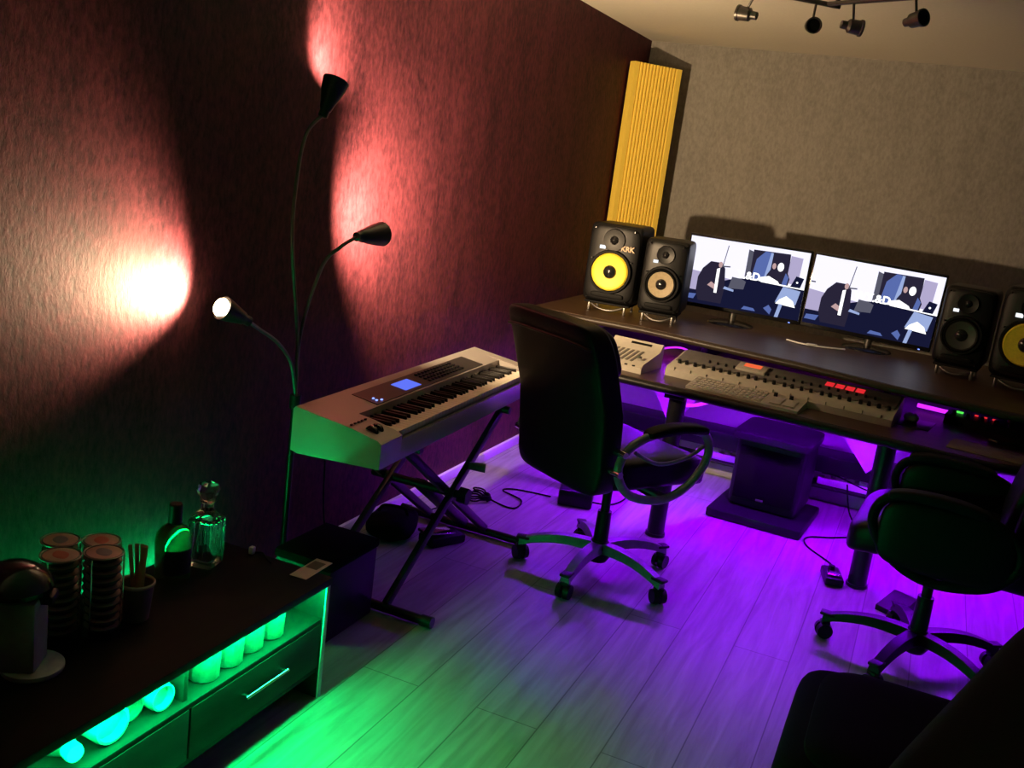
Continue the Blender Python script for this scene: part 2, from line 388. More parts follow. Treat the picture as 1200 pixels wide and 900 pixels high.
# ---------------------------------------------------------------- monitor loudspeakers
def speaker(name, x, y, rz, wd, ht, dp, cone, label, yellow):
    z0 = .85 + .052
    t = empty(name, (x, y, z0), rz, label, 'loudspeaker')
    MB().sq((0, dp / 2 + .015, ht / 2), (wd, dp, ht), .16, .16, 40, 24).build('cabinet', M['black_plastic'], t)
    # front baffle, curved at the sides
    def bend(p):
        p.y += 0.9 * (p.x / wd) ** 2 * .07 + .0; return p
    MB().sq((0, .022, ht / 2), (wd * .95, .05, ht * .95), .3, .22, 44, 22, fn=bend).build('baffle', M['black_plastic'], t)
    wr = wd * .40; wz = ht * .40; yf = -.014
    w_ = MB().lathe([(wr, .024), (wr * 1.02, .012), (wr * .98, -.002), (wr * .90, -.002), (wr * .86, .004)], (0, yf, wz), (0, 1, 0), 44, cap0=False, cap1=False)
    w_.build('woofer_ring', M['rubber'], t)
    MB().lathe([(wr * .86, .003), (wr * .80, -.005), (wr * .70, -.001)], (0, yf, wz), (0, 1, 0), 44, cap0=False, cap1=False).build('surround', M[cone] if yellow else M['rubber'], t)
    MB().lathe([(wr * .72, -.002), (wr * .34, .005), (wr * .02, .006)], (0, yf - .001, wz), (0, 1, 0), 44, cap0=False).build('woofer_cone', M[cone], t)
    MB().lathe([(wr * .31, .005), (wr * .27, -.003), (wr * .16, -.008), (.0005, -.010)], (0, yf - .001, wz), (0, 1, 0), 32, cap0=False).build('dust_cap', M['black_gloss'], t)
    tz = ht * .80; tr = wd * .13
    MB().lathe([(tr * 1.6, .014), (tr * 1.5, .004), (tr, .007), (tr * .6, .008)], (0, yf, tz), (0, 1, 0), 32, cap0=False, cap1=False).build('waveguide', M['black_plastic'], t)
    MB().lathe([(tr * .62, .008), (tr * .5, .002), (tr * .25, -.003), (.0005, -.004)], (0, yf, tz), (0, 1, 0), 24, cap0=False).build('tweeter', M['black_gloss'], t)
    MB().sq((0, .002, ht * .10), (wd * .62, .02, ht * .065), .4, .3, 24, 12).build('bass_port', M['rubber'], t)
    MB().box((-wd * .20, -.006, ht * .70), (wd * .11, .004, wd * .065), .0015).build('power_light', M['led_white'], t)
    if yellow:
        X = Matrix.Translation(V((wd * .27, -.008, ht * .71))) @ Matrix.Rotation(R(90), 4, 'X')
        text_mesh(MB(), 'KRK', wd * .13, X).build('badge', M['cup_rim'], t, sharp=20)
    for sx in (-1, 1):
        for sz in (.05, .55, .93):
            MB().cyl((sx * wd * .37, yf + .012, ht * sz), (sx * wd * .37, yf + .000, ht * sz), .004, .003, 10).build('screw', M['black_gloss'], t)
    # stand under it
    s_ = empty('speaker_stand', (x, y, .85), rz, 'small grey-legged stand under the ' + label.replace('black ', '').replace(',', ''), 'speaker stand')
    MB().box((0, dp * .42, .046), (wd * .86, dp * .7, .010), .003).build('plate', M['rubber'], s_)
    for sx in (-1, 1):
        for yy in (.035, dp * .7):
            MB().box((sx * wd * .34, yy, .021), (.012, .012, .042), .003).build('leg', M['brushed'], s_)
    MB().tube([(-wd * .30, .04, .034), (-wd * .15, .03, .018), (0, .028, .013), (wd * .15, .03, .018), (wd * .30, .04, .034)], .006).build('arch', M['brushed'], s_)
    return t
speaker('studio_monitor', -1.455, 4.66, R(4), .265, .385, .30, 'cone_yellow', 'large black loudspeaker, left end of shelf with bright yellow cone', True)
speaker('studio_monitor', -1.185, 4.63, R(6), .212, .350, .26, 'cone_tan', 'smaller black loudspeaker, beside the left screen with tan cone', False)
speaker('studio_monitor', .145, 4.72, R(-8), .212, .345, .26, 'panel_dark', 'smaller black loudspeaker, beside the right screen with dark cone', False)
speaker('studio_monitor', .395, 4.63, R(-12), .265, .385, .30, 'cone_yellow', 'large black loudspeaker, right end of shelf with yellow cone', True)

# ---------------------------------------------------------------- computer screens
SCM = [emis('screen_' + n, c, s) for n, c, s in [
    ('white', (0.86, 0.84, 1.0), 1.15), ('lilac', (0.45, 0.40, 0.62), 1.0), ('navy', (0.008, 0.009, 0.035), 1.0), ('blue', (0.10, 0.15, 0.42), 1.0),
    ('dark', (0.022, 0.018, 0.04), 1.0), ('skin', (0.55, 0.36, 0.36), 1.0), ('pale', (0.33, 0.42, 0.72), 1.0), ('grey', (0.10, 0.10, 0.14), 1.0),
    ('bright', (1, 1, 1), 1.4)]]
def ell(cx, cy, rx, ry, n=16): return [(cx + rx * math.cos(6.2832 * k / n), cy + ry * math.sin(6.2832 * k / n)) for k in range(n)]
PIC = [  # (material, polygon in screen fractions)
    (0, [(0, 0), (1, 0), (1, 1), (0, 1)]),
    (1, [(0, .18), (.5, .18), (.5, .42), (0, .50)]),
    (7, [(.50, .46), (.54, .46), (.54, .90), (.50, .92)]),
    (4, [(.54, .42), (.86, .42), (.845, .94), (.54, .93)]),
    (3, [(.555, .50), (.70, .46), (.70, .92), (.64, .93), (.575, .80)]),
    (6, [(.66, .56), (.70, .56), (.705, .92), (.685, .92)]),
    (1, [(.845, .52), (1, .50), (1, .90), (.85, .92)]),
    (0, [(.94, .50), (1, .50), (1, .96), (.95, .96)]),
    (2, [(0, 0), (1, 0), (1, .47), (.62, .50), (.44, .47), (.30, .38), (.15, .20), (0, .20)]),
    (3, [(.01, .06), (.10, .06), (.12, .14), (.02, .13)]),
    (4, [(.14, .05), (.34, .05), (.35, .30), (.33, .58), (.30, .66), (.20, .66), (.14, .54), (.11, .40), (.11, .2)]),
    (5, [(.20, .30), (.28, .24), (.29, .30), (.23, .36)]),
    (5, ell(.287, .63, .017, .045)),
    (8, [(.265, .20), (.29, .20), (.287, .58), (.262, .56)]),
    (7, [(.305, .63), (.312, .63), (.332, .93), (.325, .93)]),
    (7, [(.30, .60), (.37, .61), (.37, .63), (.30, .62)]),
    (7, [(0, .60), (.04, .60), (.04, .62), (0, .62)]),
    (7, [(.38, .30), (.51, .32), (.52, .44), (.48, .47), (.40, .48)]),
    (6, [(.34, .28), (.43, .26), (.43, .29), (.35, .32)]),
    (4, [(.66, .48), (.86, .46), (.87, .58), (.84, .68), (.78, .70), (.71, .70), (.68, .60)]),
    (3, [(.81, .47), (.85, .47), (.86, .60), (.83, .66)]),
    (8, ell(.782, .735, .026, .065)),
    (5, ell(.728, .735, .016, .045)),
    (8, [(.62, .485), (.80, .47), (.78, .52), (.70, .58), (.62, .54)]),
    (8, [(.64, .475), (1, .455), (1, .475), (.64, .495)]),
    (2, [(.885, .475), (.965, .475), (.985, .62), (.92, .64)]),
    (8, ell(.935, .55, .009, .016, 8)),
    (6, [(.785, .22), (.955, .22), (.975, .43), (.83, .46)]),
    (8, [(.79, .20), (.955, .18), (.93, .27), (.87, .33), (.82, .27)]),
    (6, [(.80, 0), (.83, 0), (.85, .20), (.82, .20)]),
    (2, [(.85, .02), (.95, .02), (.95, .16), (.87, .17)]),
    (3, [(.52, .03), (.64, .03), (.62, .07), (.54, .08)]),
    (3, [(.70, .10), (.76, .02), (.77, .10), (.74, .16)]),
]
def pc_screen(x, y, z, rz, tilt, label, txts, stx):
    t = empty('computer_monitor', (x, y, .85), rz, label, 'computer monitor')
    W, H = .60, .338; zc = z - .85
    Rx = Matrix.Translation(V((0, 0, zc))) @ Matrix.Rotation(tilt, 4, 'Y')
    def XF(mb):
        mb.v = [Rx @ v for v in mb.v]; return mb
    XF(MB().box((0, .016, 0), (W + .018, .03, H + .034), .006)).build('housing', M['black_gloss'], t)
    s = MB()
    for k, (mi, poly) in enumerate(PIC):
        yy = -.0004 * 1 - .00012 * k
        n = len(poly)
        s._in([((u - .5) * W, yy, (v - .5) * H + .004) for u, v in poly], [list(range(n))], mi)
    for (tx, u, v, sz) in txts:
        X = Matrix.Translation(V(((u - .5) * W, -.006, (v - .5) * H))) @ Matrix.Rotation(R(90), 4, 'X')
        text_mesh(s, tx, sz, X, 8)
    XF(s).build('screen', SCM, t, sharp=180)
    XF(MB().box((W * .43, -.003, -H / 2 - .012), (.009, .004, .004), .001)).build('power_light', M['led_blue'], t)
    MB().cyl((stx, .035, .012), (stx, .035, zc - .1), .018, .022, 20).build('neck', M['brushed'], t)
    MB().lathe([(.001, .018), (.03, .017), (.10, .010), (.115, .004), (.117, 0)], (stx, .01, 0), (0, 0, 1), 40).build('foot', M['black_gloss'], t)
    return t
pc_screen(-.887, 5.10, 1.094, R(0), R(0), 'black computer monitor, left of the two screens, playing the video', [('Y.&D', .535, .545, .052)], -.03)
pc_screen(-.265, 5.10, 1.086, R(-1), R(1.5), 'black computer monitor, right of the two screens, playing the video', [('WY.&D', .50, .545, .052)], .02)
tag(MB().tube([(-.60, 4.90, .856), (-.54, 4.86, .856), (-.49, 4.85, .857), (-.42, 4.87, .856), (-.33, 4.93, .856)], .004).box((-.475, 4.85, .860), (.05, .014, .010), .002, (0, 0, .5)).build('monitor_cable', M['white_plastic']),
    'white cable lying on the shelf between the two screens', 'cable')

# ---------------------------------------------------------------- mixing console on the desk
mz = .70
mix = empty('mixing_console', (-1.0, 4.22, mz), R(-6.5), 'long beige mixing console with black knobs and red displays', 'mixing console')
ML = .96
prof = [(0.0, 0.0), (0.0, .028), (.012, .042), (.13, .066), (.22, .090), (.235, .088), (.235, 0.0)]   # (y, z)
Xp = Matrix(((0, 0, 1, 0), (1, 0, 0, 0), (0, 1, 0, 0), (0, 0, 0, 1)))
MB().prism(prof, 0, ML, Xp).build('body', M['mixer'], mix)
MB().prism([(.085, .060), (.085, .0585), (.228, .090), (.225, .0935)], .01, ML - .01, Xp).build('control_panel', M['mixer_dark'], mix)
kn = None
knobs = []
for k in range(24):
    x = .03 + k * (ML - .06) / 23
    if kn is None:
        kn = MB().cyl((0, 0, 0), (0, 0, .016), .0085, .007, 14).box((0, -.004, .017), (.002, .007, .002)).build('knob', M['black_plastic'], mix)
        k0 = kn
    else:
        k0 = kn.copy(); COL.objects.link(k0)
    k0.location = (x + (.006 if k % 4 == 0 else 0), .066, .055); k0.rotation_euler = (R(12), 0, 0)
for k in range(20):
    x = .15 + k * (ML - .25) / 19
    if k < 15 or True:
        k0 = kn.copy(); COL.objects.link(k0); k0.location = (x, .135, .068); k0.rotation_euler = (R(15), 0, 0); k0.scale = (.75, .75, .9)
for k in range(13):
    MB().box((.04 + k * .073, .004, .034), (.0015, .010, .016)).build('fader_slot', M['mixer_dark'], mix)
mo = MB().box((.335, .155, .083), (.13, .075, .012), .003, (R(14), 0, 0)).build('meter_module', M['mixer'], mix)
MB().box((.335, .165, .092), (.075, .034, .004), .001, (R(14), 0, 0)).build('meter_display', M['led_orange'], mo)
for k in range(4):
    d = MB()
    for j in range(3): d.box((.665 + k * .042, .165 + j * .014, .0815 + j * .0034), (.034, .006, .003), .0, (R(14), 0, 0))
    d.build('red_display', M['led_red'], mix)

# pad controller in front of the console
pc = empty('control_keypad', (-.860, 4.035, mz), R(-6.5), 'flat beige control keypad with two black knobs in front of the console', 'controller')
MB().prism([(0, 0), (0, .012), (.15, .034), (.155, .03), (.155, 0)], 0, .47, Xp).build('body', M['mixer'], pc)
kk = None
for j in range(5):
    for i in range(15):
        loc = (.018 + i * .0205, .022 + j * .025, .0165 + j * .0037)
        if kk is None: kk = MB().box((0, 0, 0), (.017, .019, .004), .0015).build('key', M['mixer'], pc); kk.location = loc
        else:
            c = kk.copy(); COL.objects.link(c); c.location = loc
for i in range(2):
    c = MB().cyl((.345 + i * .065, .12, .028), (.345 + i * .065, .12, .044), .009, .008, 14).build('knob', M['black_plastic'], pc)
for i in range(2):
    MB().box((.37 + i * .055, .06, .0245), (.045, .08, .003), .001, (R(8.5), 0, 0)).build('pad', M['mixer'], pc)

# drum machine at the left
dm = empty('drum_machine', (-1.20, 4.13, mz), R(-6), 'sloped beige drum machine at the left end of the desk beside the chair', 'drum machine')
MB().prism([(0, 0), (0, .025), (.02, .04), (.20, .072), (.235, .105), (.25, .10), (.25, 0)], -.12, .12, Xp).build('body', M['mixer'], dm)
MB().box((.02, .222, .0915), (.10, .012, .006), .001, (R(43), 0, 0)).build('disk_slot', M['rubber'], dm)
for i in range(7):
    MB().box((-.09 + i * .024, .10, .056), (.012, .14, .002), .0, (R(10), 0, 0)).build('fader_track', M['mixer_dark'], dm)
MB().cyl((.085, .06, .046), (.085, .055, .064), .010, .009, 18).build('dial', M['chrome'], dm)
for i in range(6):
    MB().box((-.10 + i * .036, .006, .030), (.012, .010, .006), .001).build('button', M['black_plastic'], dm)

# mouse, mat, papers, audio interface at right
tag(MB().sq((.02, 4.33, .716), (.06, .10, .030), .7, .8, 24, 12).build('computer_mouse', M['white_plastic']), 'grey computer mouse on the dark mat right of the console', 'computer mouse')
tag(MB().box((-.005, 4.30, .7005), (.22, .19, .003), .001, (0, 0, R(-8))).build('mouse_mat', M['panel_dark']), 'thin dark mouse mat under the grey mouse', 'mouse mat')
tag(MB().box((.30, 4.05, .7005), (.26, .19, .003), .001, (0, 0, R(-8))).build('desk_pad', M['cup']), 'brown desk pad at the right end of the desk', 'desk pad')
ai = empty('audio_interface', (.30, 4.44, mz), R(-14), 'black audio interface with green and red lights at the right', 'audio interface')
MB().prism([(0, 0), (0, .03), (.14, .055), (.15, .05), (.15, 0)], -.16, .24, Xp).build('body', M['black_plastic'], ai)
MB().box((-.115, .05, .042), (.03, .014, .005), .001, (R(10), 0, 0)).build('green_meter', M['led_green_dot'], ai)
for i in range(3): MB().box((-.05 + i * .035, .06, .043), (.014, .007, .005), .001, (R(10), 0, 0)).build('red_indicator', M['led_red'], ai)
for i in range(7):
    MB().cyl((-.13 + i * .055, .025, .033), (-.13 + i * .055, .022, .050), .010, .008, 16).build('knob', M['black_plastic'], ai)
for i in range(3):
    MB().cyl((.08 + i * .06, .09, .044), (.08 + i * .06, .088, .066), .017, .015, 20).build('large_knob', M['brushed'], ai)
tag(MB().tube([(.34, 4.22, .707), (.40, 4.26, .707), (.47, 4.27, .707), (.58, 4.23, .707)], .004).cyl((.315, 4.235, .709), (.345, 4.215, .709), .008, .007).build('audio_cable', M['brushed']),
    'grey plug and cable lying on the desk before the audio interface', 'cable')

# ---------------------------------------------------------------- subwoofer
sub = empty('subwoofer', (-.555, 4.55, 0), R(-4), 'black subwoofer on a wide plinth under the desk between the legs', 'subwoofer')
MB().box((0, .24, .0225), (.45, .47, .045), .01).build('plinth', M['black_plastic'], sub)
MB().sq((0, .31, .235), (.335, .34, .38), .14, .14, 40, 24).build('cabinet', M['black_plastic'], sub)
MB().sq((0, .28, .405), (.375, .40, .05), .35, .25, 40, 14).build('top_cap', M['black_plastic'], sub)
MB().box((0, .139, .22), (.29, .012, .26), .005).build('grille', M['dark_cloth'], sub)
MB().box((-.01, .131, .10), (.035, .004, .012), .002).build('badge', M['brushed'], sub)

# ---------------------------------------------------------------- office chairs
def office_chair(loc, rz, label, base_mat, arm_mat, padded=False, turn=18):
    t = empty('office_chair', loc, rz, label, 'office chair')
    hub = MB().lathe([(.034, .055), (.046, .075), (.046, .115), (.032, .14)], seg=28).build('hub', M['black_plastic'], t)
    for k in range(5):
        a = R(turn + 72 * k); ca, sa = math.cos(a), math.sin(a)
        mb = MB()
        # arched, tapering spoke
        N = 9; vs = []; fs = []
        for i in range(N):
            u = i / (N - 1); r = .03 + .285 * u; zc = .115 + .012 * math.sin(u * 3.0) - .040 * u * u; hw = .029 - .009 * u; hh = .019 - .006 * u
            for (sx, sz) in ((-1, -1), (-.75, 1), (.75, 1), (1, -1)):
                vs.append((r, hw * sx, zc + hh * sz))
        for i in range(N - 1):
            for q in range(4): fs.append([i * 4 + q, i * 4 + (q + 1) % 4, (i + 1) * 4 + (q + 1) % 4, (i + 1) * 4 + q])
        fs += [[3, 2, 1, 0], [(N - 1) * 4 + q for q in range(4)]]
        mb._in(vs, fs, 0, Matrix.Rotation(a, 4, 'Z'))
        mb.build('spoke', M[base_mat], t, sharp=25)
        tip = MB().box((.30, 0, .094), (.055, .040, .012), .005, mi=0)
        tip.v = [Matrix.Rotation(a, 4, 'Z') @ v for v in tip.v]
        tip.build('spoke_cap', M['black_plastic'], t)
        c = MB(); cx, cy = ca * .305, sa * .305
        ang = a + 1.1 + k * .9
        dx, dy = math.cos(ang), math.sin(ang)
        for s in (-1, 1):
            c.cyl((cx + dx * .006 * s, cy + dy * .006 * s, .030), (cx + dx * .026 * s, cy + dy * .026 * s, .030), .030, .027, 22)
        c.cyl((cx, cy, .03), (cx, cy, .085), .010, .010, 12)
        c.box((cx, cy, .058), (.034, .034, .018), .006, (0, 0, ang))
        c.build('caster', M['black_plastic'], t)
    MB().cyl((0, 0, .12), (0, 0, .26), .030, .027, 24).cyl((0, 0, .26), (0, 0, .40), .018, .018, 20).build('gas_column', M['black_plastic'], t)
    MB().box((0, .0, .405), (.20, .26, .05), .012).build('tilt_mechanism', M['black_metal'], t)
    MB().tube([(.05, .02, .40), (.18, .03, .39), (.26, .03, .385)], .007).build('height_lever', M['black_metal'], t)
    def seatfn(p):
        p.z += -.03 * max(0, (p.y - .14) / .14) ** 2 + .01 * (p.x / .25) ** 2; return p
    MB().sq((0, .02, .485), (.52, .52, .13), .38, .30, 44, 18, fn=seatfn).build('seat', M['leather'], t)
    # backrest: shell leaning back, with headrest roll
    def backfn(p):
        h = (p.z - .44) / .60
        p.x *= 1.0 - .03 * max(0, h - .55) - .12 * max(0, .25 - h)
        p.y += -.16 * h + .05 * math.sin(h * 3.0) + .16 * (p.x ** 2)
        return p
    Z0 = .725
    MB().sq((0, -.245, Z0), (.505, .11, .62), .22, .25, 48, 26, fn=backfn).build('backrest', M['leather'], t)
    MB().sq((0, -.20, .93), (.46, .11, .20), .5, .4, 40, 16, fn=backfn).build('headrest', M['leather'], t)
    MB().sq((0, -.200, .70), (.42, .085, .34), .5, .4, 40, 16, fn=backfn).build('back_cushion', M['leather'], t)
    pp = []
    for i in range(15):
        u = -1 + 2 * i / 14; p = V((u * .24, -.300, .965 - .012 * u ** 4)); pp.append(backfn(p))
    MB().tube(pp, .006, smooth=2).build('piping', M['leather'], t)
    for s in (-1, 1):
        x = s * .285
        pts = [(x, -.22, .60), (x, -.235, .52), (x, -.16, .44), (x, .0, .41), (x, .13, .46), (x, .20, .56), (x * .99, .17, .645), (x, .05, .67), (x, -.12, .655)]
        MB().tube(pts, .016, 12, closed=True).build('arm_loop', M[arm_mat], t)
        if padded:
            MB().sq((x, -.02, .545), (.05, .40, .23), .5, .5, 30, 16).build('arm_panel', M['leather'], t)
        MB().tube([(x, -.17, .60), (x, -.05, .55), (x, .08, .56), (x, .17, .60)], .007).build('arm_rib', M[arm_mat], t)
        MB().sq((x, .02, .678), (.065, .30, .035), .5, .4, 30, 12, fn=lambda p: V((p.x, p.y, p.z - .35 * (p.y - .02) ** 2 * 2))).build('arm_pad', M['rubber'], t)
        MB().box((s * .20, .02, .415), (.19, .05, .012), .004).build('arm_bracket', M[arm_mat], t)
        for yy, zz in ((-.235, .60), (-.245, .53)):
            MB().cyl((x - s * .03, yy, zz), (x + s * .022, yy, zz), .014, .012, 14).build('arm_bolt', M['chrome'], t)
    return t
office_chair((-.985, 3.555, 0), R(-31), 'high-backed black leather office chair with silver base, before the desk', 'silver_plastic', 'silver_plastic', turn=9)
office_chair((.19, 3.555, 0), R(86), 'black office chair with black base at the right, half in shadow', 'black_plastic', 'rubber', True)

# ---------------------------------------------------------------- armchair, near right corner
ac = empty('armchair', (.22, 2.10, 0), 0, 'dark armchair with brownish back filling the near right corner', 'armchair')
MB().sq((.06, .10, .235), (.78, .56, .37), .22, .2, 44, 18).build('seat', M['dark_cloth'], ac)
MB().sq((.07, .10, .40), (.70, .50, .09), .5, .3, 40, 14).build('seat_cushion', M['dark_cloth'], ac)
MB().sq((0, 0, 0), (.22, 1.10, .66), .35, .3, 40, 20, X=Matrix.Translation(V((.06, -.30, .44))) @ Matrix.Rotation(R(-17), 4, 'Z')).build('backrest', M['brown_cloth'], ac)
MB().sq((-.10, -.18, .16), (.44, .14, .28), .4, .35, 40, 16).build('armrest', M['brown_cloth'], ac)
for sx in (-.22, .42):
    for sy in (-.22, .26): MB().box((sx, sy, .015), (.05, .05, .03), .006).build('foot', M['black_plastic'], ac)

# ---------------------------------------------------------------- synthesizer
KY0 = V((-1.376, 2.45, .60))
KL = 1.37
kb = empty('synthesizer', (KY0.x, KY0.y, KY0.z), R(2.6), 'long silver-grey synthesizer with piano keys and glowing blue display', 'synthesizer')
# local: +y along keys to the far end, -x to the wall; profile in (x, z)
XY = Matrix(((1, 0, 0, 0), (0, 0, 1, 0), (0, 1, 0, 0), (0, 0, 0, 1)))
bodyp = [(0, 0), (0, .078), (-.012, .086), (-.10, .106), (-.22, .122), (-.298, .133), (-.305, .125), (-.305, -.005), (-.28, -.012)]
def slope(x):            # z of the body top at local x
    pts = [(0, .078), (-.012, .086), (-.10, .106), (-.22, .122), (-.298, .133)]
    for (a, za), (b, zb) in zip(pts, pts[1:]):
        if b <= x <= a: return za + (zb - za) * (x - a) / (b - a)
    return .133
left = MB().prism(bodyp, 0, .135, XY)
left.build('control_cheek', M['keybody'], kb)
recess = [(0, 0), (0, .030), (-.010, .058), (-.022, .060), (-.022, .048), (-.158, .056), (-.158, .112), (-.22, .122), (-.298, .133), (-.305, .125), (-.305, -.005), (-.28, -.012)]
K0, K1 = .135, KL - .06
MB().prism(recess, K0, K1, XY).build('body', M['keybody'], kb)
MB().prism(bodyp, K1, KL, XY).build('end_cheek', M['keybody'], kb)
MB().prism([(-.002, .030), (-.011, .059), (-.021, .061), (-.021, .056)], K0, K1, XY).build('front_lip', M['panel_dark'], kb)
NW = 45; kw = (K1 - K0) / NW
wk = MB().box((-.0905, 0, .072), (.135, kw - .0012, .020), .0015).build('white_key', M['key_white'], kb)
bk = MB().box((-.112, 0, .087), (.092, .0115, .014), .002, taper=(.95, .75)).build('black_key', M['key_black'], kb)
first = True
for i in range(NW):
    c = wk if i == 0 else wk.copy()
    if i: COL.objects.link(c)
    c.location = (0, K0 + (i + .5) * kw, 0)
bfirst = True
for i in range(NW - 1):
    if (i + 2) % 7 in (0, 1, 3, 4, 5):
        c = bk if bfirst else bk.copy()
        if not bfirst: COL.objects.link(c)
        bfirst = False
        c.location = (0, K0 + (i + 1) * kw, 0)
def top_patch(name, x0, x1, y0, y1, dz, mt, parent=kb, th=.003):
    mb = MB(); z0, z1 = slope(x0), slope(x1)
    mb._in([(x0, y0, z0 + dz), (x1, y0, z1 + dz), (x1, y1, z1 + dz), (x0, y1, z0 + dz),
            (x0, y0, z0 - th), (x1, y0, z1 - th), (x1, y1, z1 - th), (x0, y1, z0 - th)],
           [[0, 1, 2, 3], [7, 6, 5, 4], [0, 4, 5, 1], [1, 5, 6, 2], [2, 6, 7, 3], [3, 7, 4, 0]])
    return mb.build(name, mt, parent)
pnl = top_patch('display_panel', -.165, -.262, .27, KL - .22, .0015, M['panel_dark'])
top_patch('display', -.180, -.240, .50, .62, .003, M['lcd'], pnl)
for i, (yy, xx) in enumerate(((.30, -.185), (.322, -.178), (.305, -.20))):
    MB().box((xx, yy, slope(xx) + .003), (.007, .008, .003), .001).build('indicator', M['led_blue'], kb)
b0 = None
for i in range(12):
    for j in range(4):
        x = -.185 - j * .019; y = .70 + i * .026
        if b0 is None:
            b0 = MB().box((0, 0, 0), (.011, .016, .007), .002).build('button', M['black_plastic'], kb); c = b0
        else: c = b0.copy(); COL.objects.link(c)
        c.location = (x, y, slope(x) + .004)
for i in range(5):
    MB().box((-.115, .02 + i * .021, slope(-.115) + .003), (.006, .010, .005), .001).build('small_button', M['black_plastic'], kb)
for i in range(2):
    y = .050 + i * .032
    MB().lathe([(.021, -.007), (.023, 0), (.021, .007)], (-.062, y, slope(-.06) - .006), (0, 1, 0), 24).build('control_wheel', M['black_gloss'], kb)
MB().box((-.062, .050, slope(-.06) + .016), (.012, .008, .004), .002).build('wheel_grip', M['chrome'], kb)

# stand : double X in the plane of the keys
st = empty('keyboard_stand', (-1.55, 3.17, 0), 0, 'black folding X-shaped keyboard stand under the synthesizer', 'keyboard stand')
def sl(x, y, z): return (x + 1.55, y - 3.17, z)
for yy, x0, x1 in ((2.74, -1.86, -1.29), (3.60, -1.88, -1.32)):
    MB().cyl(sl(x0, yy, .020), sl(x1, yy, .020), .016, seg=16).cyl(sl(x1 + .01, yy, .020), sl(x1 - .03, yy, .020), .020, seg=16).cyl(sl(x0 - .01, yy, .020), sl(x0 + .03, yy, .020), .020, seg=16).build('foot_bar', M['black_metal'], st)
for yy in (2.80, 3.52):
    MB().cyl(sl(-1.80, yy, .572), sl(-1.42, yy, .572), .015, seg=16).build('support_arm', M['black_metal'], st)
def rbar(a, b, wdt, th):
    a, b = V(a), V(b); d = (b - a); z = d.normalized(); x = V((1, 0, 0)); yv = z.cross(x).normalized()
    rot = Matrix((x, yv, z)).transposed()
    return MB().box((a + b) / 2, (wdt, th, d.length), .004, rot)
for xx in (-1.46, -1.72):
    rbar(sl(xx, 2.74, .03), sl(xx, 3.52, .565), .022, .032).build('leg', M['black_metal'], st)
    rbar(sl(xx - .035, 3.60, .03), sl(xx - .035, 2.80, .565), .022, .032).build('leg', M['black_metal'], st)
rbar(sl(-1.60, 3.60, .03), sl(-1.60, 3.17, .317), .05, .035).build('brace', M['black_metal'], st)
MB().cyl(sl(-1.80, 3.165, .315), sl(-1.40, 3.165, .315), .016, seg=18).cyl(sl(-1.43, 3.165, .315), sl(-1.395, 3.165, .315), .032, seg=6).build('pivot_knob', M['black_plastic'], st)
MB().cyl(sl(-1.45, 3.26, .40), sl(-1.39, 3.28, .40), .014, .018, 12).build('lock_pin', M['brushed'], st)

# ---------------------------------------------------------------- three-headed lamp by the wall
LP = V((-1.845, 2.68, 0))
lamp = empty('floor_lamp', LP, 0, 'three-headed gooseneck floor lamp against the red wall, bulbs glowing', 'floor lamp')
def ll(p): return V(p) - LP
MB().lathe([(.085, 0), (.085, .012), (.075, .020), (.018, .028)], (0, 0, 0), seg=40).build('base', M['black_metal'], lamp)
MB().cyl((0, 0, .025), (0, 0, .66), .011, seg=18).cyl((0, 0, .645), (0, 0, .69), .019, seg=18).build('pole', M['black_metal'], lamp)
def lamp_arm(pts, head_pos, head_dir, watts, size_deg, blend, hm='black_metal', proud=0.0, L=.085, rb=.036, aim=None):
    hp = V(head_pos); hd = V(head_dir).normalized()
    arm = MB().tube([ll(p) for p in pts] + [ll(hp - hd * (L + .012))], .0058, 12, smooth=10).build('gooseneck', M['brushed'], lamp)
    # cup from hp - hd*L (neck) to hp (mouth)
    o = hp - hd * L
    hd_l = MB().lathe([(.012, -.02), (.015, -.018), (.015, .0), (.019, .006), (.023, .025), (rb * .85, .055 * L / .085), (rb, L), (rb - .003, L), (rb * .85 - .003, .055 * L / .085), (.016, .02)], ll(o), hd, 36, cap0=True, cap1=True)
    h = hd_l.build('lamp_head', M[hm], lamp)
    bz = L - .022 + proud
    b = MB().lathe([(.010, .022), (.013, bz - .022), (.024, bz - .004), (.0275, bz + .005), (.024, bz + .012), (.012, bz + .017), (.0005, bz + .018)], ll(o), hd, 28).build('bulb', M['bulb'], h)
    ld = bpy.data.lights.new('bulb_light', 'SPOT'); ld.energy = watts; ld.color = LAMP_COL; ld.spot_size = R(size_deg); ld.spot_blend = blend; ld.shadow_soft_size = .02
    lo = bpy.data.objects.new('bulb_light', ld); COL.objects.link(lo); lo.parent = lamp
    lo.location = ll(o + hd * (bz + .024)); lo.rotation_euler = (V(aim) if aim else hd).to_track_quat('-Z', 'Y').to_euler()
lamp_arm([(-1.845, 2.68, .68), (-1.845, 2.66, .90), (-1.85, 2.60, 1.20), (-1.85, 2.60, 1.40), (-1.85, 2.63, 1.53)],
         (-1.830, 2.735, 1.700), (.03, .40, .90), LAMP_UP, 112, .8, L=.105, rb=.042, aim=(-.40, .78, .66))
lamp_arm([(-1.845, 2.68, .68), (-1.845, 2.68, .90), (-1.80, 2.70, 1.12), (-1.755, 2.725, 1.19)],
         (-1.72, 2.915, 1.235), (.05, 1.0, .05), LAMP_SIDE, 150, 1.0, L=.125, rb=.041, aim=(-.24, 1.0, .24))
